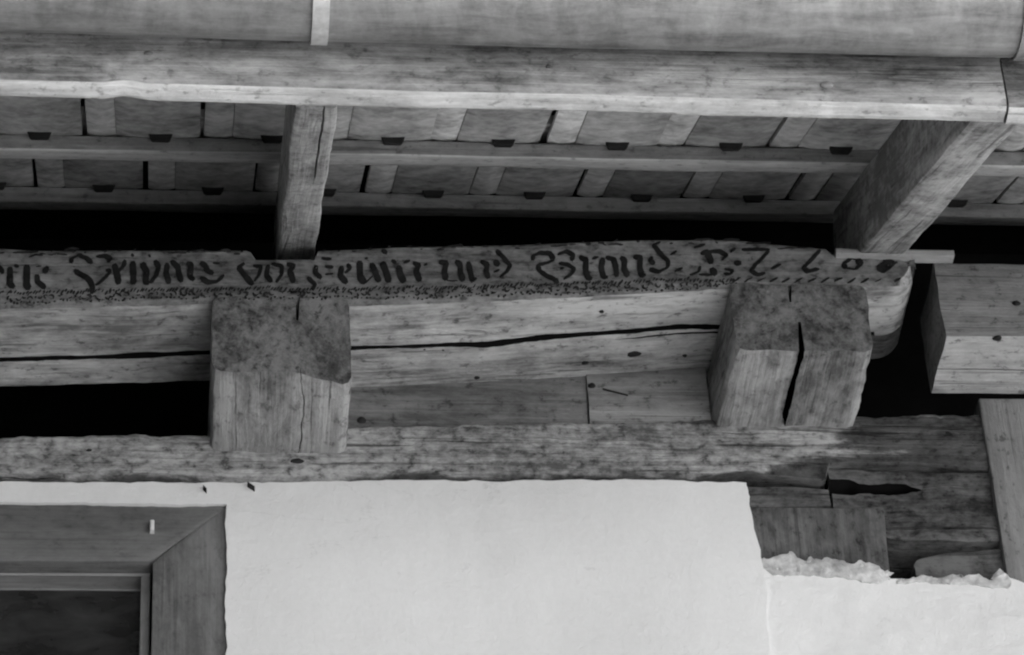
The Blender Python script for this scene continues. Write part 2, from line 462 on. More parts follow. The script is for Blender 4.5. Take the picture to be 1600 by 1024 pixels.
# ------------------------------------------------------------------ window
WY = YP+0.005
win = empty('window', ((WX0+wj)/2, WY, WZ0))
tag(win, 'dark window in a wide weathered grey wooden surround set in white plaster', 'window')
bw_ = 0.124
gap = -0.010
jx0 = PY(236, 950, WY)[0]
lz0 = PY(120, 876, WY)[2]
mit = lambda x: lz0+max(0.0, min(1.0, (x-jx0)/(wj-gap-jx0)))*(wt-gap-lz0-0.004)
beam_x('lintel', WX0+gap, wj-gap-0.002, WY+0.001, WY+0.09, mit, wt-gap, W_FRAME, win, step=0.012, r=0.006, amp=0.0015, seed=31)
def post_z(name, x0, x1, y0, y1, z0, z1, mat, parent=None, step=0.03, r=0.005, amp=0.0015, seed=0, **kw):
    L = z1-z0; n = max(2, int(L/step)); f = lambda q, z: q(z) if callable(q) else q
    ts = [z0+L*i/n for i in range(n+1)]
    return loft(name, ts, lambda z: rect(f(x0, z), f(x1, z), f(y0, z), f(y1, z), r, 6, 6), lambda t, u, v: (u, v, t), mat, parent,
                jitter=rough_jit(amp, 9, seed, (1, 1, 0.35)), **kw)
W_JAMB = wood('jamb_wood', 0.09, 0.18, 14.0, 0.6, 0.2, rough_spots=0.1, bump=0.3, spots=0.15)
post_z('jamb', lambda z: jx0+max(0.0, min(1.0, (z-lz0)/(wt-gap-lz0)))*(wj-gap-jx0-0.004)+0.0015, wj-gap, WY+0.002, WY+0.09, WZ0, wt-gap-0.004, W_JAMB, win, step=0.02, r=0.0015, seed=33)
post_z('jamb', WX0+gap, WX0+bw_, WY+0.001, WY+0.09, WZ0, lz0-0.0015, W_JAMB, win, seed=35)
beam_x('window_sill', WX0-0.03, wj+0.03, WY-0.05, WY+0.09, WZ0-0.05, WZ0-0.002, W_FRAME, win, step=0.05, seed=37)
# casement set back in the surround
cy = WY+0.035
cz = PY(120, 896, cy)[2]; cx = PY(219, 950, cy)[0]
W_CASE = wood('casement_wood', 0.17, 0.27, 15.0, 0.4, 0.2, bump=0.2, spots=0.15)
beam_x('casement_rail', WX0+bw_+0.002, jx0-0.002, cy, cy+0.04, cz, lz0-0.002, W_CASE, win, step=0.04, r=0.003, amp=0.0006, seed=41)
post_z('casement_stile', cx, jx0-0.002, cy+0.0012, cy+0.04, WZ0+0.001, cz-0.001, W_CASE, win, step=0.04, r=0.003, amp=0.0006, seed=43)
post_z('casement_stile', WX0+bw_+0.002, WX0+bw_+0.03, cy+0.0012, cy+0.04, WZ0+0.001, cz-0.001, W_CASE, win, step=0.04, r=0.003, amp=0.0006, seed=44)
make('pane', [(a, b, c) for a in (WX0+bw_+0.01, jx0-0.01) for b in (cy+0.02, cy+0.026) for c in (WZ0+0.0, lz0-0.02)],
     [(0, 1, 3, 2), (4, 6, 7, 5), (0, 4, 5, 1), (2, 3, 7, 6), (0, 2, 6, 4), (1, 5, 7, 3)], M_GLASS, win, smooth=False)
c = PY(238, 822, WY-0.006)
post_z('nail', c[0]-0.0035, c[0]+0.0035, WY-0.009, WY+0.01, c[2]-0.010, c[2]+0.010, M_NAIL, win, step=0.004, r=0.002, amp=0.0004, seed=3)

# ------------------------------------------------------------------ wall plate
z_pl_top = lineXZ([(-400, 690), (0, 682), (150, 680), (327, 678), (560, 668), (700, 664), (800, 661), (1000, 659), (1115, 655), (1300, 652), (1540, 645)], 0.0)
z_pl_bot = lineXZ([(-400, 765), (0, 762), (500, 760), (1000, 762), (1165, 735), (1220, 738), (1291, 745), (1296, 724), (1420, 722), (1540, 733)], 0.0)
xp = PY(1533, 640, -0.01)[0]+0.05
W_CHIP = wood('broken_wood_edge', 0.05, 0.15, 16.0, 0.9, 0.6, rough_spots=0.3)
z_rag0 = lineXZ([(-400, 748), (0, 747), (140, 741), (190, 735), (260, 745), (330, 749), (500, 749), (560, 741), (640, 737), (690, 745), (800, 743), (1000, 743), (1120, 741), (1160, 734), (1320, 728), (1540, 728)], 0.0)
def z_rag(x): return z_rag0(x)+0.005*fn((x, 0, 0), 17, 33)+0.003*fn((x, 0, 0), 55, 35)
def plate_jit(q, g):
    p = (q[0]*0.45, q[1], q[2])
    f = 0.003*fn(p, 10, 3)+0.0022*fn((q[0]*.6, q[1], q[2]*1.5), 38, 5)
    zt = z_pl_top(q[0])
    z = (0.004*fn((q[0], 0, 0), 16, 9)+0.003*fn((q[0], 0, 0), 60, 19)) if q[2] > zt-0.016 else 0.0
    d = 0.009*max(0.0, min(1.0, (z_rag(q[0])-q[2])/0.008)) if q[1] < 0.02 else 0.0
    return q+np.array([0, f+d, f*0.4+z])
X_SHADE = PY(1205, 700, 0.0)[0]                          # from here on painted shade darkens the end
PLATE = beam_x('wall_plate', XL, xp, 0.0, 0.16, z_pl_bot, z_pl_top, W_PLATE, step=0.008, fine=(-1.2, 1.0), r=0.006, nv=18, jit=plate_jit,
               mats=[W_PLATE, W_DARK], matfn=lambda c, g: 1 if g[2] < z_pl_bot(g[0])+0.003 else 0)  # underside painted dark for the shaded gap below the plate
wa_ = PLATE.data.attributes.new('wear_shade', 'FLOAT', 'POINT')  # broken lower edge plus shade painted along the far end
wa_.data.foreach_set('value', [min(1.6, 0.5+(v.co.z+PLATE.location.z-z_rag0(v.co.x+PLATE.location.x))/0.022)-max(0.0, min(1.5, (v.co.x+PLATE.location.x-X_SHADE)/0.11)) for v in PLATE.data.vertices])
tag(PLATE, 'long rough wall plate beam on the white plaster, its far end dark with painted shade', 'beam', 'wall timbers')
for a, b, rx, rz in [(465, 721, .012, .005), (140, 705, .007, .003)]:
    q = PY(a, b, 0.001); pebble('knot', q, (rx, .004, rz), M_IRON, PLATE, a)

# decayed corner timbers at the right
x_post_l = PY(1532, 640, -0.01)[0]
zl_t = lineXZ([(1296, 730), (1400, 733), (1480, 736), (1560, 742)], 0.01)
zl_b = lineXZ([(1296, 800), (1390, 842), (1480, 848), (1570, 850)], 0.01)
sx0, sx1 = PY(1303, 760, 0.01)[0], PY(1437, 765, 0.01)[0]
szc = lineXZ([(1300, 761), (1437, 764)], 0.01)
W_LOWER = wood('corner_wood', 0.025, 0.14, 17.0, 0.9, 0.6, rough_spots=0.35)
def mort_prof(x):
    z0, z1 = zl_b(x), zl_t(x); zc = szc(x)
    inside = sx0-0.02 < x < sx1
    d = 0.055 if inside else 0.0006
    hw = 0.0125*(min(1, max(0.45, (sx1-x)/0.02))*(1+0.35*fn((x, 0, 0), 45, 5)) if inside else 0.2)
    zc = min(max(zc, z0+0.02), z1-0.02)
    y0, y1 = 0.008, 0.13
    L = [(y0+.004, z0), (y1, z0), (y1, z1), (y0+.004, z1), (y0, z1-.006), (y0, (z1+zc+hw)/2), (y0, zc+hw), (y0+d, zc+hw*.8), (y0+d, zc-hw*.8), (y0, zc-hw)]
    L += [(y0, zc-hw-(zc-hw-z0)*k/5) for k in range(1, 5)] + [(y0, z0+.006)]
    return L
xa, xb = PY(1300, 760, 0.01)[0], x_post_l+0.06
o = loft('corner_timber', list(np.arange(xa, xb, 0.008)), mort_prof, lambda t, u, v: (t, u, v), W_LOWER, jitter=lambda q, g: rough_jit(0.003, 50, 63)(rough_jit(0.006, 13, 61)(q, g), g), cap_rings=1,
         mats=[W_LOWER, W_DARK, M_INSIDE], matfn=lambda c, g: 2 if (0.016 < g[1] < 0.07 and zl_b(g[0])+.006 < g[2] < zl_t(g[0])-.006) else 0)  # slot shade painted black inside the mortise
tag(o, 'decayed lower corner timber with an open dark mortise slot', 'beam', 'wall timbers')
# strip and block left of it
q0, q1 = PY(1150, 760, 0.004), PY(1301, 790, 0.004)
o = beam_x('filler_strip', q0[0], q1[0]-0.002, 0.004, 0.08, lineXZ([(1150, 792), (1301, 793)], 0.004), lineXZ([(1150, 757), (1230, 758), (1301, 764)], 0.004), W_LOWER, step=0.01, amp=0.003, seed=65)
tag(o, 'short narrow wooden filler strip above the upright wood block', 'wood strip', 'wall timbers')
bz0 = PY(1280, 905, 0.0)[2]; bz1 = PY(1280, 796, 0.0)[2]
bx0 = PY(1150, 830, 0.0)[0]
bxr = lambda z: float(np.interp(z, [bz0, bz1], [PY(1392, 905, -0.002)[0], PY(1382, 796, -0.002)[0]]))
W_BLOCK = wood('block_wood', 0.04, 0.14, 18.0, 1.0, 0.4, rough_spots=0.2)
o = post_z('wood_block', bx0, bxr, -0.003, 0.07, bz0, bz1, W_BLOCK, step=0.012, amp=0.002, seed=67)
tag(o, 'upright brown wood block with vertical grain above the ragged mortar', 'wood block', 'wall timbers')
o = beam_x('bottom_timber', PY(1428, 880, 0.012)[0], xb, 0.012, 0.10, lineXZ([(1390, 925), (1570, 925)], 0.012), lineXZ([(1426, 884), (1434, 873), (1455, 868), (1480, 864), (1570, 860)], 0.012), W_LOWER, step=0.006, amp=0.006, seed=69)
tag(o, 'lowest broken timber just above the ragged mortar beside the upright board', 'beam', 'wall timbers')

# ------------------------------------------------------------------ joists
def joist(pxl, pxr, zb_f, zb_r, zt, cracks_b, cracks_t, seed, label, broken=0.0, wob=0.007, taper=0.0):
    yf, yr = -0.212, 0.30
    xl_f, xr_f = PY(pxl[0], pxl[1], yf)[0], PY(pxr[0], pxr[1], yf)[0]
    ts = [yf]+list(np.arange(yf+0.004, 0.02, 0.010))+[0.08, yr]
    W = xr_f-xl_f
    def prof(y):
        k = (y-yf)/(-yf)
        zb = zb_f+(zb_r-zb_f)*min(1.2, k)
        r = 0.014+0.004*fn((0, y, 0), 6, seed+8)
        sh = -taper*min(1, k)
        return rect(xl_f+sh, xr_f, zb, zt, r, 14, 12, [(xl_f+W*c+sh*0.5+wob*fn((0, y, 0), 7, seed+c), w*(1+0.5*fn((0, y, 0), 9, seed+2)), d) for c, w, d in cracks_b], [(xl_f+W*c, w, d) for c, w, d in cracks_t])
    def jit(q, g):
        p = (q[0], q[1]*0.35, q[2])
        a = 0.0028*fn(p, 10, seed)+0.0016*fn((q[0], q[1], q[2]), 40, seed); b_ = 0.0028*fn(p, 10, seed+9)+0.0016*fn((q[0], q[1], q[2]), 40, seed+5)
        q = q+np.array([a, 0.0, b_])
        e = max(0.0, 1-(q[1]-yf)/0.02)
        q[1] += e*(0.004*fn((q[0], 0, q[2]), 24, seed+4)+0.004)
        # hewn-off lower edge of the end
        if broken and q[1] < yf+0.06:
            t = max(0.0, (q[0]-(xl_f+W*0.62))/(W*0.38))
            hz = (q[2]-zb_f)/(zt-zb_f)
            lim = broken*t
            if hz < lim: q[1] += (lim-hz)*0.055
        # frayed top corners
        return q
    o = loft('joist_end', ts, prof, lambda t, u, v: (u, t, v), W_JOIST, jitter=jit, tess=True,
             mats=[W_JOIST, W_END, M_INSIDE], matfn=lambda c, gq: 1 if gq[0] < yf+0.001 else (2 if (xl_f+0.03 < gq[1] < xr_f-0.03 and zb_f+0.004 < gq[2] < zt-0.004 and abs(gq[2]-zb_f-(zb_r-zb_f)*min(1.2, (gq[0]-yf)/-yf)) > 0.003) else 0))  # crack shade painted black inside the grooves
    tag(o, label, 'beam', 'joist ends')
    return o, xl_f, xr_f
zt1 = PY(440, 468, -0.212)[2]
zt2 = PY(1250, 447, -0.212)[2]
J1, j1l, j1r = joist((331, 540), (549, 540), 5.553, 5.553, zt1+0.006, [(0.66, 0.0015, 0.01)], [(0.62, 0.008, 0.05)], 71, 'projecting joist end with a sheared lower corner, under the word vor', 0.62)
J2, j2l, j2r = joist((1150, 520), (1362, 520), PY(1250, 545, -.212)[2], 5.617, zt2+0.006, [(0.475, 0.0085, 0.06)], [(0.44, 0.007, 0.036)], 73, 'projecting joist end split by a deep dark crack, under the painted date', 0.0, wob=0.0012, taper=0.014)

# ------------------------------------------------------------------ inscribed sill beam
YS = -0.205
z_sb = lineXZ([(-500, 486), (0, 478), (200, 474), (330, 471), (480, 472), (560, 474), (700, 469), (800, 465), (1000, 455), (1115, 448), (1250, 446), (1440, 441)], YS)
z_st = lineXZ([(-500, 386), (0, 385), (60, 389), (200, 388), (340, 389), (391, 388), (396, 403), (490, 402), (496, 389), (640, 383), (800, 380), (900, 376), (1000, 372), (1150, 372), (1200, 378), (1290, 386), (1300, 396), (1440, 402)], YS)
x_send = PY(1437, 460, YS)[0]
rear_px = [(-500, 616), (0, 609), (327, 599), (560, 592), (700, 590), (800, 588), (1000, 581), (1115, 576), (1440, 562)]
def on_under(pts):
    q = []
    for a, b in pts:
        z = 5.72
        for _ in range(5):
            P = PZ(a, b, z); z = z_sb(P[0])
        q.append(P)
    q = np.array(q); return lambda x: float(np.interp(x, q[:, 0], q[:, 1]))
y_rear = on_under(rear_px)
y_ck = on_under([(-500, 575), (0, 563), (150, 557), (327, 551), (560, 544), (700, 537), (760, 538), (850, 528), (1000, 516), (1060, 512), (1115, 511), (1300, 520), (1440, 524)])
y_ck2 = on_under([(-500, 585), (700, 552), (900, 536), (1000, 527), (1060, 522), (1115, 519), (1300, 530), (1440, 540)])
def ck_w(x): return max(0.006, 0.0115+0.005*fn((x, 0, 0), 6, 3)+0.003*fn((x, 0, 0), 30, 4))
def ck2_w(x):
    a = PY(960, 525, -0.1)[0]
    return 0.0004+0.004*max(0, min(1, (x-a)/0.05))
def sill_front(x, z):
    h = 0.0035*fn((x*0.6, 0, z), 14, 21)+0.0025*fn((x, 0, z*1.2), 42, 22)
    return YS+h
NF = 12
def sill_prof(x):
    zb, zt = z_sb(x), z_st(x)
    e = max(0.0, min(1.0, (x-(x_send-0.05))/0.05))
    rnd = 0.030*e*e*e
    yr = y_rear(x) if x < j1l+0.05 else (0.06 if x < j2r-0.05 else y_rear(x))
    zb2, zt2 = zb+rnd, zt-rnd*0.7
    rr = 0.006+rnd
    wav = 0.005*fn((x, 0, 0), 22, 25)+0.003*fn((x, 0, 0), 60, 26)
    L = [(YS+rr+0.002, zb2+wav*0.3), (YS+0.002, zb2+rr+wav)]
    L += [(YS, zb2+rr+0.004+(zt2-zb2-rr-0.012)*k/NF) for k in range(NF+1)]
    L += [(YS+0.006, zt2), (-0.10, zt2), (yr, zt2), (yr, zb2+0.10), (yr, zb2+0.03), (yr, zb2+0.006), (yr-0.008, zb2)]
    c1, w1 = y_ck(x), ck_w(x); c2, w2 = y_ck2(x), ck2_w(x)
    c2 = max(c2, c1+w1/2+w2/2+0.004)
    yb = yr-0.008
    L += [(yb+(c2+w2/2-yb)*k/4, zb2) for k in (1, 2, 3)]
    d2 = 0.02 if w2 > 0.001 else 0.0004
    L += [(c2+w2/2, zb2), (c2, zb2+d2), (c2-w2/2, zb2), (c1+w1/2, zb2), (c1+w1*.3, zb2+0.045), (c1-w1*.3, zb2+0.045), (c1-w1/2, zb2)]
    ya = YS+rr+0.002
    L += [(c1-w1/2+(ya-(c1-w1/2))*k/6, zb2) for k in range(1, 6)]
    return L
def sill_jit(q, g):
    if q[1] < YS+0.0015 and z_sb(q[0]) < q[2]:
        return np.array([q[0], sill_front(q[0], q[2]), q[2]])
    p = (q[0]*0.3, q[1], q[2])
    d = 0.0035*fn(p, 9, 24)+0.002*fn((q[0]*.5, q[1], q[2]), 30, 27)
    return q+np.array([0.0, 0.0, d if q[1] > YS+0.02 else 0.0])
sx = [XL, -3, -2, -1.4]+list(np.arange(-1.15, x_send, 0.008))+[x_send]
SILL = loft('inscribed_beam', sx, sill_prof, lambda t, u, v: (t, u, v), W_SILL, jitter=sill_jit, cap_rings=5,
            mats=[W_SILL, W_FACE, M_INSIDE, W_DARK], matfn=lambda c, gq: 3 if (gq[0] > j2r-0.02 and gq[1] > y_ck(gq[0])+0.006) else 1 if (c[1] < YS+0.006 or gq[0] > x_send-0.008) else (2 if (gq[2] > z_sb(gq[0])+0.004 and min(abs(gq[1]-y_ck(gq[0])), abs(gq[1]-y_ck2(gq[0]))) < 0.012 and gq[0] < x_send-0.05 and gq[2] < z_sb(gq[0])+0.06) else 0))  # shade painted in: black in the cracks, dark behind them at the end
tag(SILL, 'long cracked beam with a black painted blackletter inscription and date', 'beam', 'wall timbers')
for a, b, rx, ry in [(990, 553, .013, .007), (914, 567, .006, .004), (692, 546, .003, .004), (745, 590, .005, .004), (663, 545, .003, .003), (1070, 556, .004, .003), (940, 487, .004, .003)]:
    q = PZ(a, b, z_sb(PZ(a, b, 5.72)[0])); pebble('knot', q, (rx, ry, .003), M_IRON, SILL, a, 2, 0.3)

# painted lettering: each stroke is a brush ribbon lying on the beam's face
def ribbon(pts, w, seed=0, lift=0.0012):
    p = np.array(pts, float)
    seg = np.r_[0, np.cumsum(np.linalg.norm(np.diff(p, axis=0), axis=1))]
    n = max(5, int(seg[-1]/2.2)+2)
    s = np.linspace(0, seg[-1], n)
    # smooth the polyline a little
    P = np.c_[np.interp(s, seg, p[:, 0]), np.interp(s, seg, p[:, 1])]
    for _ in range(1):
        Q = P.copy(); Q[1:-1] = (P[:-2]+2*P[1:-1]+P[2:])/4; P = Q
    T = np.gradient(P, axis=0); T /= np.maximum(1e-6, np.linalg.norm(T, axis=1))[:, None]
    N = np.c_[-T[:, 1], T[:, 0]]
    V, F = [], []
    for i in range(n):
        e = min(1.0, 0.55+0.45*min(i, n-1-i)/2)
        # broad brush held at an angle: strokes running up to the right come out thinner
        nib = 0.55+0.5*abs(T[i, 0]*0.5+T[i, 1]*0.86)
        ww = 0.58*w*e*nib*(1+0.12*fn((i*0.35, seed, 0), 1.0, seed))
        for sgn in (-1, 0, 1):
            a = P[i]+N[i]*ww*sgn
            q = PY(a[0], a[1], YS)
            V.append((q[0], sill_front(q[0], q[2])-lift, q[2]))
    for i in range(n-1):
        for k in range(2):
            F.append((3*i+k, 3*i+k+1, 3*i+4+k, 3*i+3+k))
    return V, F
def painted(name, strokes, mat, seed=0, lift=0.0012):
    V, F = [], []
    for i, (pts, w) in enumerate(strokes):
        v, f = ribbon(pts, w, seed+i*1.3, lift+0.0002*i)
        F += [tuple(b+len(V) for b in a) for a in f]; V += v
    # thin paint layer with its own thickness
    return make(name, V, F, mat, SILL, smooth=True, sharp=60)
S = 16/3.0
def crop(ox, oy, pts): return [(ox+u/S, oy+v/S) for u, v in pts]
LET = [
 # (origin x, origin y, [ (points, width px), ... ])
 (0, 370, [([(-70, 240), (-60, 330), (-20, 400)], 8), ([(-20, 240), (10, 280), (25, 320)], 7)]),
 (0, 370, [([(85, 255), (82, 400), (122, 432)], 9), ([(118, 240), (158, 262)], 6)]),
 (0, 370, [([(225, 240), (222, 410), (255, 430)], 10)]),
 (0, 370, [([(400, 250), (382, 280), (366, 318)], 9), ([(308, 325), (312, 385), (380, 435)], 8), ([(300, 255), (345, 250)], 3)]),
 (0, 370, [([(588, 232), (600, 185), (655, 155), (720, 185), (768, 232)], 7.5), ([(800, 172), (870, 160), (918, 185), (900, 228)], 7.5),
           ([(618, 288), (690, 335), (745, 375), (772, 430), (762, 480)], 8), ([(795, 415), (860, 370), (928, 305)], 7.5), ([(880, 295), (930, 300)], 6)]),
 (0, 370, [([(950, 240), (972, 310), (990, 405)], 9), ([(1045, 205), (1030, 250), (985, 300)], 7)]),
 (0, 370, [([(1105, 212), (1110, 300), (1112, 405)], 9), ([(1096, 172), (1112, 152)], 7)]),
 (0, 370, [([(1180, 222), (1222, 290), (1212, 385), (1245, 400)], 9), ([(1288, 205), (1322, 250), (1300, 330), (1250, 398)], 7.5), ([(1240, 172), (1252, 158)], 7)]),
 (250, 370, [([(62, 225), (50, 300), (75, 395)], 8.5), ([(92, 200), (150, 255), (160, 330), (180, 392)], 8)]),
 (250, 370, [([(222, 215), (258, 235), (250, 340), (285, 372)], 8.5)]),
 (250, 370, [([(335, 212), (380, 235), (392, 280), (445, 315)], 8), ([(335, 345), (400, 388), (480, 372), (535, 322)], 7.5), ([(440, 215), (500, 215)], 4)]),
 (250, 370, [([(705, 222), (655, 258), (720, 340), (775, 405)], 8), ([(775, 240), (842, 258), (825, 320), (785, 372)], 6)]),
 (250, 370, [([(905, 245), (885, 320), (930, 392)], 7.5), ([(925, 238), (1015, 258), (1015, 320), (965, 385)], 6)]),
 (250, 370, [([(1055, 235), (1112, 250), (1080, 300), (1105, 360), (1110, 392)], 8.5), ([(1085, 470), (1140, 470)], 6)]),
 (250, 370, [([(1305, 238), (1292, 300), (1345, 352)], 7), ([(1375, 250), (1445, 262)], 6), ([(1375, 322), (1445, 312)], 5), ([(1228, 345), (1292, 400), (1268, 455)], 6.5), ([(1345, 180), (1430, 190)], 6)]),
 (500, 370, [([(182, 245), (168, 330), (225, 388)], 8.5), ([(228, 228), (252, 268), (208, 312)], 6)]),
 (500, 370, [([(330, 205), (335, 345), (380, 392)], 9), ([(428, 215), (460, 300), (495, 382)], 8.5), ([(380, 392), (440, 330)], 3.5), ([(370, 185), (400, 180)], 5)]),
 (500, 370, [([(515, 205), (550, 290), (575, 382)], 9), ([(595, 200), (635, 222)], 6), ([(510, 125), (560, 148)], 6.5)]),
 (500, 370, [([(655, 240), (668, 320), (705, 382)], 9), ([(695, 225), (750, 205)], 6.5)]),
 (500, 370, [([(775, 222), (822, 232), (800, 290), (832, 378)], 8.5), ([(865, 240), (895, 225)], 6.5)]),
 (500, 370, [([(990, 218), (1052, 225), (1035, 300), (1052, 368)], 8.5), ([(1052, 368), (1150, 362)], 2.5), ([(1125, 215), (1168, 240), (1170, 310), (1195, 372)], 8), ([(975, 120), (1010, 98)], 6.5)]),
 (500, 370, [([(1235, 215), (1252, 300), (1270, 368), (1308, 345)], 8), ([(1335, 208), (1392, 235), (1385, 300), (1405, 352)], 7.5)]),
 (500, 370, [([(1448, 205), (1495, 242)], 8), ([(1445, 302), (1495, 280)], 7), ([(1468, 112), (1540, 190), (1585, 245), (1550, 305), (1495, 345)], 7)]),
 (780, 360, [([(278, 252), (285, 210), (340, 188), (420, 198), (455, 240), (400, 270), (328, 290), (330, 332), (400, 380), (462, 412), (490, 445)], 7),
             ([(485, 212), (560, 182), (615, 210), (600, 262)], 7.5), ([(495, 280), (570, 288), (625, 322), (600, 372), (535, 412)], 6), ([(505, 330), (540, 320)], 7)]),
 (780, 360, [([(665, 225), (722, 250), (720, 330), (740, 392), (775, 402)], 8.5), ([(772, 248), (825, 232)], 6)]),
 (780, 360, [([(865, 235), (850, 310), (870, 382), (908, 382)], 8.5), ([(885, 230), (950, 248), (970, 310), (982, 385)], 7.5)]),
 (780, 360, [([(1005, 238), (1042, 258), (1040, 330), (1075, 384)], 8.5), ([(1115, 232), (1172, 240), (1170, 320), (1190, 380), (1222, 374)], 8.5)]),
 (780, 360, [([(1275, 225), (1255, 268), (1295, 292)], 7), ([(1345, 95), (1285, 128), (1350, 210), (1405, 270), (1402, 320), (1330, 362), (1250, 328)], 6.5)]),
 (780, 360, [([(1425, 208), (1480, 180)], 6.5)]),
 (780, 360, [([(1460, 355), (1528, 322)], 6.5)]),
 (1020, 360, [([(395, 205), (445, 188), (478, 240), (482, 290)], 9), ([(485, 320), (500, 350), (525, 385)], 9), ([(460, 186), (560, 178), (618, 208), (575, 252)], 7), ([(305, 380), (380, 355), (395, 305)], 5),
              ([(595, 328), (665, 340), (645, 378), (588, 370)], 5.5), ([(340, 152), (435, 128)], 6), ([(380, 382), (520, 384)], 4)]),
 (1020, 360, [([(675, 275), (738, 275)], 9)]),
 (1020, 360, [([(645, 185), (690, 142)], 6.5), ([(740, 160), (830, 162), (975, 162)], 6), ([(970, 172), (860, 280), (818, 340), (870, 378), (938, 358)], 7.5)]),
 (1020, 360, [([(985, 325), (1068, 285)], 8)]),
 (1020, 360, [([(1395, 172), (1310, 260), (1252, 322), (1290, 352), (1388, 325)], 7.5)]),
 (1200, 360, [([(700, 235), (632, 275), (645, 325)], 8), ([(735, 245), (775, 285), (725, 325)], 8.5), ([(690, 235), (740, 243)], 5), ([(645, 322), (730, 325)], 4)]),
 (1200, 360, [([(965, 238), (1045, 280), (970, 345), (905, 318)], 8), ([(905, 318), (970, 262)], 7), ([(940, 300), (1000, 300)], 10), ([(1040, 282), (1078, 268)], 5)]),
]
for i, (ox, oy, st) in enumerate(LET):
    painted('letter', [(crop(ox, oy, p), w) for p, w in st], M_PAINT, i*3.1)
# faded scroll border under the line of writing and the row of slanted dashes after it
yb = lambda x: float(np.interp(x, [0, 250, 500, 650, 800, 930, 1080, 1150], [468, 462, 461, 460, 455, 450, 447, 441]))
x = -40.0; k = 0
while x < 1150:
    h = 11 if x < 1080 else 6
    w = random.uniform(24, 34)
    c = yb(x)-1
    st = []
    for q in range(6):                                     # a toothed row, small curls under it and a row of dots
        a_ = x+w*(q+random.uniform(.1, .6))/6; b_ = c-h*random.uniform(.55, .95); l_ = random.uniform(3, 6)
        st.append(([(a_, b_+l_*.7), (a_+l_*.8, b_-l_*.4)], random.uniform(2.4, 4.2)))
    for q in range(3):
        t0 = random.uniform(0, 6.28); rr = random.uniform(2.6, 4.6); cx_ = x+w*(.17+.33*q)+random.uniform(-2, 2); cy_ = c+h*random.uniform(-.15, .25)
        st.append(([(cx_+rr*math.cos(t0+j_*0.8), cy_+rr*0.8*math.sin(t0+j_*0.8)) for j_ in range(random.randint(3, 6))], random.uniform(2.2, 3.8)))
    for q in range(4):
        a_ = x+w*(q+random.uniform(.1, .7))/4; b_ = c+h*random.uniform(.5, .85); l_ = random.uniform(2, 4.5)
        st.append(([(a_, b_), (a_+l_, b_+random.uniform(-2, 1.5))], random.uniform(2.5, 5)))
    painted('scroll_ornament', st, M_FADED, 200+k*2.3, 0.0010)
    x += w*random.uniform(0.8, 1.0); k += 1
for i, a in enumerate([-300, -200, -90, 10, 110, 220, 330, 440, 550, 660, 770, 890, 1050]):
    wv = 70 if a < 880 else 55
    painted('dash_ornament', [(crop(1200, 360, [(a, 435+random.uniform(0, 12)), (a+wv, 402)]), random.uniform(3.5, 6))], M_PAINT if a > 300 else M_FADED, 300+i)
# remains of an upper line along the top edge
for i in range(44):
    a = 5+i*26+random.uniform(-8, 8)
    if 385 < a < 500: continue
    b = float(np.interp(a, [0, 640, 1000, 1160], [394, 388, 378, 378]))+random.uniform(-1, 4)
    painted('worn_ornament', [([(a, b), (a+random.uniform(3, 10), b-random.uniform(-2, 4))], random.uniform(2, 4))], M_FADED, 500+i)
for i, (a, b, l, w) in enumerate([(20, 396, 40, 4), (45, 401, 22, 4), (75, 399, 30, 3), (265, 395, 26, 4), (300, 392, 18, 3), (345, 394, 16, 4), (365, 397, 10, 4), (690, 387, 30, 3), (715, 386, 8, 5), (860, 386, 26, 3),
                                 (915, 383, 8, 6), (934, 383, 10, 6), (950, 384, 24, 3), (1085, 377, 30, 3), (1130, 376, 26, 3), (1165, 380, 40, 3), (1215, 389, 56, 2.5), (100, 391, 24, 3)]):
    painted('worn_ornament', [([(a, b), (a+l*.5, b-random.uniform(0, 3)), (a+l, b-random.uniform(0, 2))], w)], M_FADED, 400+i)

# ------------------------------------------------------------------ boards between the joists
YI = 0.014
xm = PY(917, 620, YI)[0]
zi0 = 5.52
W_INF2 = wood('paler_infill_wood', 0.14, 0.32, 19.0, 0.8, 0.3)
o = beam_x('infill_board', j1r+0.004, xm-0.001, YI, YI+0.03, lambda x: z_pl_top(x)-0.03, lambda x: z_sb(x)+0.006, W_INFILL, step=0.015, r=0.002, amp=0.0022, seed=81)
tag(o, 'darker infill board set back between the joist ends, beside the sheared one', 'board', 'infill boards')
q = PY(559, 657, YI); pebble('knot', (q[0]+.006, q[1], q[2]), (.008, .004, .008), M_IRON, o, 3)
o = beam_x('infill_board', xm+0.001, j2l-0.016, YI-0.006, YI+0.024, lambda x: z_pl_top(x)-0.03, lambda x: z_sb(x)+0.006, W_INF2, step=0.015, r=0.002, amp=0.002, seed=83)
tag(o, 'paler short infill board set back beside the joist end with the deep crack', 'board', 'infill boards')
q = PY(921, 603, YI-0.006); pebble('knot', (q[0]+.004, q[1], q[2]), (.007, .004, .006), M_IRON, o, 5)
A, B = PY(942, 608, YI-.008), PY(982, 619, YI-.008)
beam_x('scratch', A[0], B[0], YI-0.0085, YI-0.004, lambda x: float(np.interp(x, [A[0], B[0]], [A[2], B[2]]))-.001, lambda x: float(np.interp(x, [A[0], B[0]], [A[2], B[2]]))+.001, M_IRON, o, step=.006, r=.0003, amp=.002, seed=4)

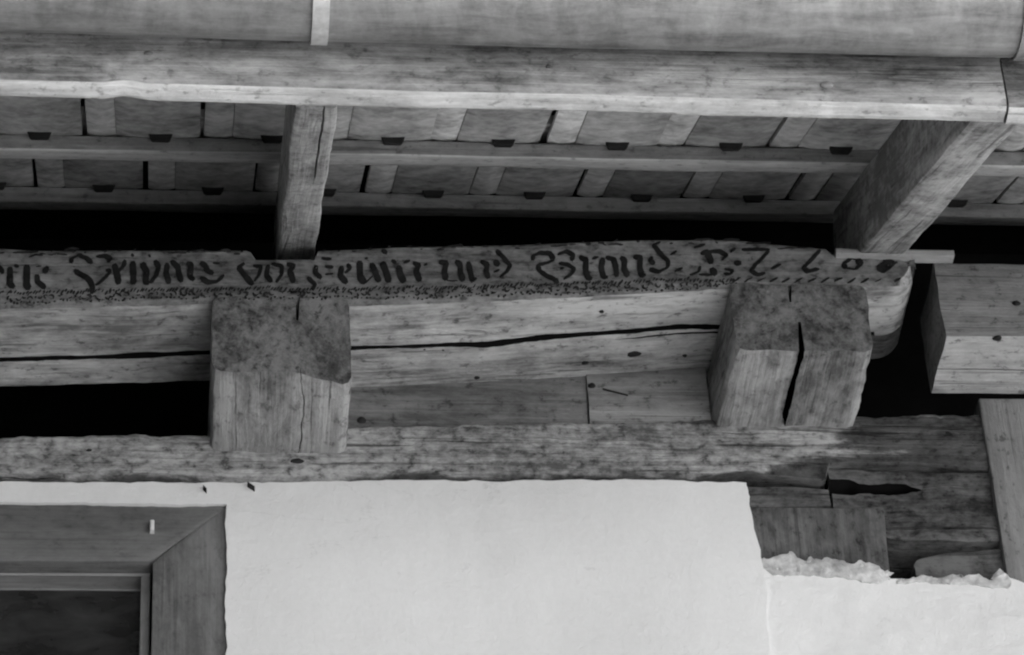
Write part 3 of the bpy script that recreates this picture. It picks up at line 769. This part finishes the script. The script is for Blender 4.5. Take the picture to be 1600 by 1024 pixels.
# ------------------------------------------------------------------ roof: rafters, battens, tiles
SL = math.atan(0.60)
E0 = PY(490, 166, -1.13)
SD = np.array([0, math.cos(SL), math.sin(SL)]); SN = np.array([0, -math.sin(SL), math.cos(SL)])
RH = 0.135
RT0 = np.array([0, E0[1], E0[2]])+SN*RH            # a point on the plane of the rafter tops
def roof_pt(X, s, n): return np.array([X, RT0[1], RT0[2]])+SD*s+SN*n
def roof_inv(px, py, n=0.0):
    P = PN(px, py, RT0+SN*n, SN); return P[0], float(np.dot(P-RT0, SD))
def under(px, py):
    P = PN(px, py, np.array([0, E0[1], E0[2]]), SN); return P[0], float(np.dot(P-RT0, SD))
def rafter(lpx, rpx, mat, label, seed, crack=None, smax=None):
    (la, ls), (lb, ls2) = under(*lpx[0]), under(*lpx[1])
    (ra, rs), (rb, rs2) = under(*rpx[0]), under(*rpx[1])
    lf = lambda s: la+(lb-la)*(s-ls)/(ls2-ls)
    rf = lambda s: ra+(rb-ra)*(s-rs)/(rs2-rs)
    s0 = 0.01; s1 = smax
    ts = list(np.arange(s0, s1, 0.02))+[s1]
    def prof(s):
        g_ = []
        if crack: g_ = [(lf(s)+(rf(s)-lf(s))*crack[0], *(crack[1:] if s < 0.5 else (0.0006, 0.001)))]
        return rect(lf(s), rf(s), -RH, -0.0015, 0.006, 8, 6, g_)
    def jit(q, g):
        p = (q[0], q[1]*0.4, q[2]*0.4)
        d = 0.003*fn(p, 11, seed); e = 0.003*fn(p, 11, seed+7)
        k = 0.0 if abs(g[2]) < 0.01 else 1.0
        return q+np.array([d, 0, e])*k
    o = loft('rafter', ts, prof, lambda t, u, v: roof_pt(u, t, v), mat, jitter=jit, cap_rings=2)
    tag(o, label, 'rafter', 'rafters')
    return o
print('rafter L', under(452, 200), under(430, 395), under(523, 200), under(492, 395))
print('rafter R', under(1520, 185), under(1350, 388), under(1590, 185), under(1420, 388))
sL = under(460, 397)[1]; sR = under(1385, 387)[1]
rafter([(456, 200), (434, 395)], [(524, 200), (493, 395)], W_RAFTER, 'narrow rafter with a long drying crack running up to the notched inscribed beam', 91, (0.68, 0.0028, 0.02), sL+0.35)
rafter([(1515, 190), (1350, 388)], [(1597, 190), (1424, 388)], W_RAFTER, 'thick square rafter resting on a thin board above the painted date', 93, None, sR+0.35)
# thin bearing board under the thick rafter
bx = [PY(1306, 395, -0.215)[0], PY(1490, 395, -0.215)[0]]
bzt = PY(1400, 391, -0.215)[2]; bzb = PY(1400, 402, -0.215)[2]
W_PALE = wood('pale_board_wood', 0.26, 0.42, 20.0, 0.4, 0.3)
o = beam_x('bearing_board', bx[0], bx[1], -0.218, -0.196, bzb+0.003, bzt, W_PALE, step=0.02, r=0.002, amp=0.001, seed=95)
tag(o, 'thin pale bearing board lying between inscribed beam and thick rafter', 'board')

ROOF = empty('tiled_roof', tuple(roof_pt(0, 0.0, 0.03)))
tag(ROOF, 'tiled roof overhang seen from below, clay tiles on wooden battens', 'roof')
s_b1a, s_b1b = roof_inv(700, 246)[1], roof_inv(700, 261)[1]
s_b2a, s_b2b = roof_inv(700, 326)[1], roof_inv(700, 341)[1]
print('battens', s_b1a, s_b1b, s_b2a, s_b2b)
PIT = s_b2a-s_b1a
BT = 0.026
W_B2 = W_BATTEN
def batten(s0, s1, seed, X0=-3.85, X1=3.5):
    tilt = 0.0
    xs_ = [X0]+list(np.arange(-1.3, 1.3, 0.03))+[X1]
    prof = lambda x: rect(s0, s1, 0.0, BT, 0.003, 4, 3)
    def jit(q, g):
        p = (q[0]*0.5, q[1], q[2]); return q+SN*0.0015*fn(p, 8, seed)+SD*0.0035*fn((q[0]*.4, q[1], q[2]), 6, seed+5)
    return loft('batten', xs_, prof, lambda t, u, v: roof_pt(t, u, v), W_B2, ROOF, jitter=jit, cap_rings=1,
                mats=[W_BATTEN, W_BEDGE], matfn=lambda c, g: 1 if g[2] < 0.0022 and seed < 102 else 0)
for k in range(0, 2):
    batten(s_b1a+PIT*k, s_b1a+PIT*k+max(0.05, s_b1b-s_b1a), 101+k)
batten(0.012, 0.06, 100)
# one tile: a pan, an interlocking rib along one side and a hanging nib
X_j0, s_j0 = roof_inv(685, 195, BT); X_j1, _ = roof_inv(1235, 195, BT)
TW = (X_j1-X_j0)/3
X_k0, _ = roof_inv(745, 282, BT); X_k1, _ = roof_inv(1265, 285, BT)
TW2 = (X_k1-X_k0)/3
print('tile width', TW, TW2, X_j0, X_k0)
def tile_mesh(name, w, d, th, x0, x1, nseg=6, bow=0.0015, seed=0, edge=0.0025):
    """flat clay slab in roof-local axes: x across, s up the slope, n out of the roof"""
    V, F = [], []
    for lay in (0, 1):
        for i in range(nseg+1):
            x = x0+(x1-x0)*i/nseg
            for j in range(4):
                s = d*j/3
                e = edge if (i in (0, nseg)) and lay == 0 else 0.0
                V.append((x, s, lay*th+e+bow*math.sin(math.pi*i/nseg)*(-1 if lay == 0 else 0)+0.0008*fn((x, s, lay), 30, seed)))
    m = (nseg+1)*4
    idx = lambda l, i, j: l*m+i*4+j
    for l in (0, 1):
        for i in range(nseg):
            for j in range(3): F.append((idx(l, i, j), idx(l, i+1, j), idx(l, i+1, j+1), idx(l, i, j+1)))
    for i in range(nseg):
        for j in (0, 3): F.append((idx(0, i, j), idx(0, i+1, j), idx(1, i+1, j), idx(1, i, j)))
    for j in range(3):
        for i in (0, nseg): F.append((idx(0, i, j), idx(0, i, j+1), idx(1, i, j+1), idx(1, i, j)))
    me = bpy.data.meshes.new(name); me.from_pydata(V, [], F)
    bm = bmesh.new(); bm.from_mesh(me); bmesh.ops.recalc_face_normals(bm, faces=bm.faces); bm.to_mesh(me); bm.free()
    me.polygons.foreach_set('use_smooth', [True]*len(me.polygons)); me.set_sharp_from_angle(angle=math.radians(40))
    return me
def nib_mesh():
    bm = bmesh.new()
    pts = [(-0.022, 0, 0.004), (0.022, 0, 0.004), (0.016, 0, -0.012), (-0.016, 0, -0.012)]
    a = [bm.verts.new(p) for p in pts]; b = [bm.verts.new((p[0]*0.9, 0.016, p[2])) for p in pts]
    bm.faces.new(a); bm.faces.new(b[::-1])
    for i in range(4): bm.faces.new((a[i], a[(i+1) % 4], b[(i+1) % 4], b[i]))
    bmesh.ops.recalc_face_normals(bm, faces=bm.faces)
    bmesh.ops.bevel(bm, geom=bm.edges[:], offset=0.002, segments=1, affect='EDGES')
    me = bpy.data.meshes.new('nib'); bm.to_mesh(me); bm.free(); me.materials.append(M_NIB)
    return me
TL = PIT+0.07
ANG = 0.018/TL*1.0
ME_PAN = [tile_mesh('tile', TW, TL, 0.013, 0.047, TW-0.006, 6, 0.002, s) for s in range(3)]
ME_RIB = tile_mesh('rib', TW, TL, 0.012, 0.0, 0.0465, 3, 0.0012, 9)
for m_ in ME_PAN: m_.materials.append(M_TILE)
ME_RIB.materials.append(M_RIB)
ME_NIB = nib_mesh()
RM = Matrix(((1, 0, 0), tuple((0, SD[1], SN[1])), tuple((0, SD[2], SN[2]))))
def place(me, name, parent, world_loc, ploc, rx=0.0, rz=0.0):
    o = bpy.data.objects.new(name, me); COL.objects.link(o)
    o.parent = parent
    return o
rl = np.array(ROOF.location)
for row in range(-1, 2):
    head = s_b1a+PIT*row                                    # batten the tile hangs on
    tail = head-PIT-0.05
    off = X_j0 if row % 2 == 0 else X_k0
    for c in range(-11, 11):
        X = off+c*TW+random.uniform(-0.003, 0.003)
        lift = BT+0.0015
        o = bpy.data.objects.new('tile', ME_PAN[random.randrange(3)]); COL.objects.link(o); o.parent = ROOF
        base = roof_pt(X, tail, lift+0.022)
        rot = RM.to_4x4() @ Matrix.Rotation(-0.022/TL+random.uniform(-.002, .002), 4, 'X') @ Matrix.Rotation(random.uniform(-.014, .014), 4, 'Y') @ Matrix.Rotation(random.uniform(-.010, .010), 4, 'Z')
        o.matrix_local = Matrix.Translation(Vector(base-rl)) @ rot
        r = bpy.data.objects.new('interlock_rib', ME_RIB); COL.objects.link(r); r.parent = o
        r.matrix_local = Matrix.Translation(Vector((0, 0, 0.0015)))
        n = bpy.data.objects.new('hanging_nib', ME_NIB); COL.objects.link(n); n.parent = o
        n.matrix_local = Matrix.Translation(Vector((0.047+(TW-0.05)*0.5+random.uniform(-.006, .006), (head-tail)-0.021, -0.0005)))
# upper roof beyond what the eaves show, closed to the weather
def box(name, x0, x1, y0, y1, z0, z1, mat, parent=None):
    return make(name, [(a, b, c) for a in (x0, x1) for b in (y0, y1) for c in (z0, z1)],
                [(0, 1, 3, 2), (4, 6, 7, 5), (0, 4, 5, 1), (2, 3, 7, 6), (0, 2, 6, 4), (1, 5, 7, 3)], mat, parent, smooth=False)
def slab(name, s0, s1, n0, n1, X0, X1, mat, parent):
    V = [tuple(roof_pt(a, b, c)) for a in (X0, X1) for b in (s0, s1) for c in (n0, n1)]
    return make(name, V, [(0, 1, 3, 2), (4, 6, 7, 5), (0, 4, 5, 1), (2, 3, 7, 6), (0, 2, 6, 4), (1, 5, 7, 3)], mat, parent, smooth=False)
slab('upper_roof', 0.0, 4.5, 0.105, 0.14, XL, XR+0.3, M_ROOFTOP, ROOF)
slab('shade_backing', s_b1a+PIT+0.09, 4.4, 0.07, 0.10, XL, XR+0.2, M_INSIDE, ROOF)  # black sheet added to paint the unlit roof space

# ------------------------------------------------------------------ eaves board
YF = -1.172
zf_b = lineXZ([(-300, 117), (0, 124), (490, 138), (1000, 151), (1560, 166), (1900, 174)], YF)
x_joint = PY(1571, 140, YF)[0]
def fas_prof_fn(zoff):
    def p(x):
        zb = zf_b(x)+zoff
        return rect(YF, YF+0.040, zb, zb+0.20, 0.010+0.003*fn((x, 0, 0), 5, 3), 5, 14)
    return p
def fas_jit(seed):
    kx, kz = PY(195, 145, YF)[0], zf_b(PY(195, 145, YF)[0])
    def j(q, g):
        p = (q[0]*0.3, q[1], q[2])
        d = 0.0018*fn(p, 10, seed); e = 0.0022*fn(p, 8, seed+3)
        r = math.hypot((q[0]-kx)*0.6, q[2]-kz-0.004)
        bmp = -0.003*math.exp(-(r/0.013)**2)
        return q+np.array([0, d+bmp, e+(0.003*math.exp(-(r/0.012)**2) if q[2] < kz+.01 else 0)])
    return j
fx = [-3.85]+list(np.arange(-1.2, x_joint-0.001, 0.012))+[x_joint-0.0015]
o = loft('eaves_board', fx, fas_prof_fn(0), lambda t, u, v: (t, u, v), W_FASCIA, jitter=fas_jit(111), cap_rings=2, mats=[W_FASCIA, W_EDGE], matfn=lambda c, g: 1 if g[2] < zf_b(g[0])+0.004 else 0)
tag(o, 'long weathered eaves board behind the gutter with a pale lower edge', 'board', 'eaves boards')
q = PY(232, 84, YF); pebble('knot', q, (.007, .003, .004), W_INFILL, o, 4)
q = PY(1292, 133, YF); pebble('knot', q, (.010, .003, .007), W_INFILL, o, 5)
q = PY(858, 105, YF); pebble('knot', q, (.005, .003, .003), W_INFILL, o, 6)
o = loft('eaves_board', [x_joint+0.0015, x_joint+0.1, x_joint+0.3, 2.0, 3.8], fas_prof_fn(-0.003), lambda t, u, v: (t, u, v), W_FASCIA, jitter=fas_jit(117), cap_rings=2, mats=[W_FASCIA, W_EDGE], matfn=lambda c, g: 1 if g[2] < zf_b(g[0])+0.001 else 0)
tag(o, 'next eaves board butted against the end of the long one past the thick rafter', 'board', 'eaves boards')

# ------------------------------------------------------------------ gutter
GR = 0.075
gy = YF-0.012-GR
zc_l = lineXZ([(-300, 40), (0, 50), (500, 66), (1000, 78), (1600, 92), (1900, 97)], gy)      # where its lower contour lies
# the contour of a cylinder is its tangent point for the view ray: lower by GR/cos(elevation)
el = math.atan2(5.3-1.6, gy-CC[1])
x_gend = PY(1592, 60, gy)[0]
def gut_place(x, a, r):
    zc = zc_l(x)+GR/math.cos(el)
    return (x, gy-r*math.cos(a), zc-r*math.sin(a))
GUT = empty('rain_gutter', (0, gy, zc_l(0)+0.0))
tag(GUT, 'half-round grey zinc rain gutter hanging along the eaves board', 'gutter')
def channel(name, x0, x1, r0, r1, mat, parent, a0=0.0, a1=math.pi, step=0.05, na=28, amp=0.0008, dip=0.0):
    xs_ = list(np.arange(x0, x1-1e-6, step))+[x1]
    def prof(x):
        return [(a0+(a1-a0)*i/na, r1) for i in range(na+1)]+[(a0+(a1-a0)*(na-i)/na, r0) for i in range(na+1)]
    def jit(q, g): return q+np.array([0, amp*fn(q, 5, 7), amp*fn(q, 5, 9)])
    return loft(name, xs_, prof, lambda t, u, v: gut_place(t, u, v), mat, parent, jitter=jit, cap_rings=0, sharp=50)
channel('channel', -3.85, x_gend+0.04, GR-0.0015, GR, M_ZINC, GUT)
xb_ = PY(503, 30, gy-0.04)[0]
channel('bracket', xb_-0.0115, xb_+0.0115, GR+0.001, GR+0.005, M_STRAP, GUT, -0.15, math.pi+0.25, 0.006, 36, 0.0)
for dx in (1.1,): channel('bracket', xb_+dx*1.9, xb_+dx*1.9+0.023, GR+0.001, GR+0.005, M_STRAP, GUT, -0.15, math.pi+0.25, 0.006, 36, 0.0)
g2 = channel('rain_gutter', x_gend, 3.8, GR+0.0015, GR+0.004, M_ZINC, None)
tag(g2, 'next length of zinc gutter lapped over the end of the first past the thick rafter', 'gutter')

# ------------------------------------------------------------------ side beam and upright board at the right
YB = -0.165
bl = PY(1469, 470, YB)[0]
zb0 = PY(1530, 527, YB)[2]; zb1 = PY(1530, 412, YB)[2]
y_sb = PZ(1530, 616, zb0)[1]
W_SIDEU = wood('lit_side_wood', 0.26, 0.56, 23.0, 0.6, 0.4)  # brighter copy of the side wood: bounce light painted on the underside
SB = beam_x('side_beam', bl, 2.6, YB, y_sb, lambda x: zb0+0.0*(x-bl), lambda x: zb1, W_SIDE, step=0.015, fine=(bl, 0.95), r=0.005, amp=0.003, seed=121,
            bottom=[(PZ(1530, 578, zb0)[1], 0.0025, 0.015)],
            mats=[W_SIDE, W_SIDEU], matfn=lambda c, g: 1 if g[2] < zb0+0.003 else 0)
tag(SB, 'squared beam beyond the dark gap, resting on the upright board', 'beam', 'wall timbers')
q = PY(1588, 474, YB); pebble('nail', q, (.008, .004, .005), M_IRON, SB, 2)
q = PY(1560, 537, YB); pebble('nail', (q[0], YB+.003, zb0+.001), (.008, .006, .004), M_IRON, SB, 3)
UB = post_z('upright_board', lambda z: PY(1532, 640, -0.006)[0], lambda z: PY(1532, 640, -0.006)[0]+0.13, -0.006, 0.05, PY(1580, 925, -0.006)[2], zb0-0.003, wood('upright_wood', 0.17, 0.27, 22.0, 0.4, 0.2), step=0.02, r=0.003, amp=0.0012, seed=131)
tag(UB, 'upright grey board standing under the side beam at the plaster edge', 'board')

# little nails driven into the plaster top
for a, b, l, ang in [(392, 761, .012, -0.8), (320, 765, .006, -1.2)]:
    q = PY(a, b, YP-0.004)
    o = beam_x('nail', q[0]-l/2, q[0]+l/2, YP-0.010, YP+0.012, lambda x, q=q, ang=ang: q[2]+(x-q[0])*ang-0.002, lambda x, q=q, ang=ang: q[2]+(x-q[0])*ang+0.002, M_IRON, w1, step=0.003, r=0.0005, amp=0.0003, seed=a)

# ------------------------------------------------------------------ dark inside of the house
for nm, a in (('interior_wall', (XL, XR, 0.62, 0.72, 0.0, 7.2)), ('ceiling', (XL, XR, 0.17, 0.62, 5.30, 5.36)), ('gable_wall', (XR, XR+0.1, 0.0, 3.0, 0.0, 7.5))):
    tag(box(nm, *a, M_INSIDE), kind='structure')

# unseen dark block added at the left to shade the yard and left-hand faces
blocker = box('shade_blocker', -8.0, -3.9, -14.0, 3.0, 0.0, 6.6, plain('dark_blocker', 0.07, 0.9, 0.4, 3, stretch=(1, 6, 0.4)))
tag(blocker, kind='structure')
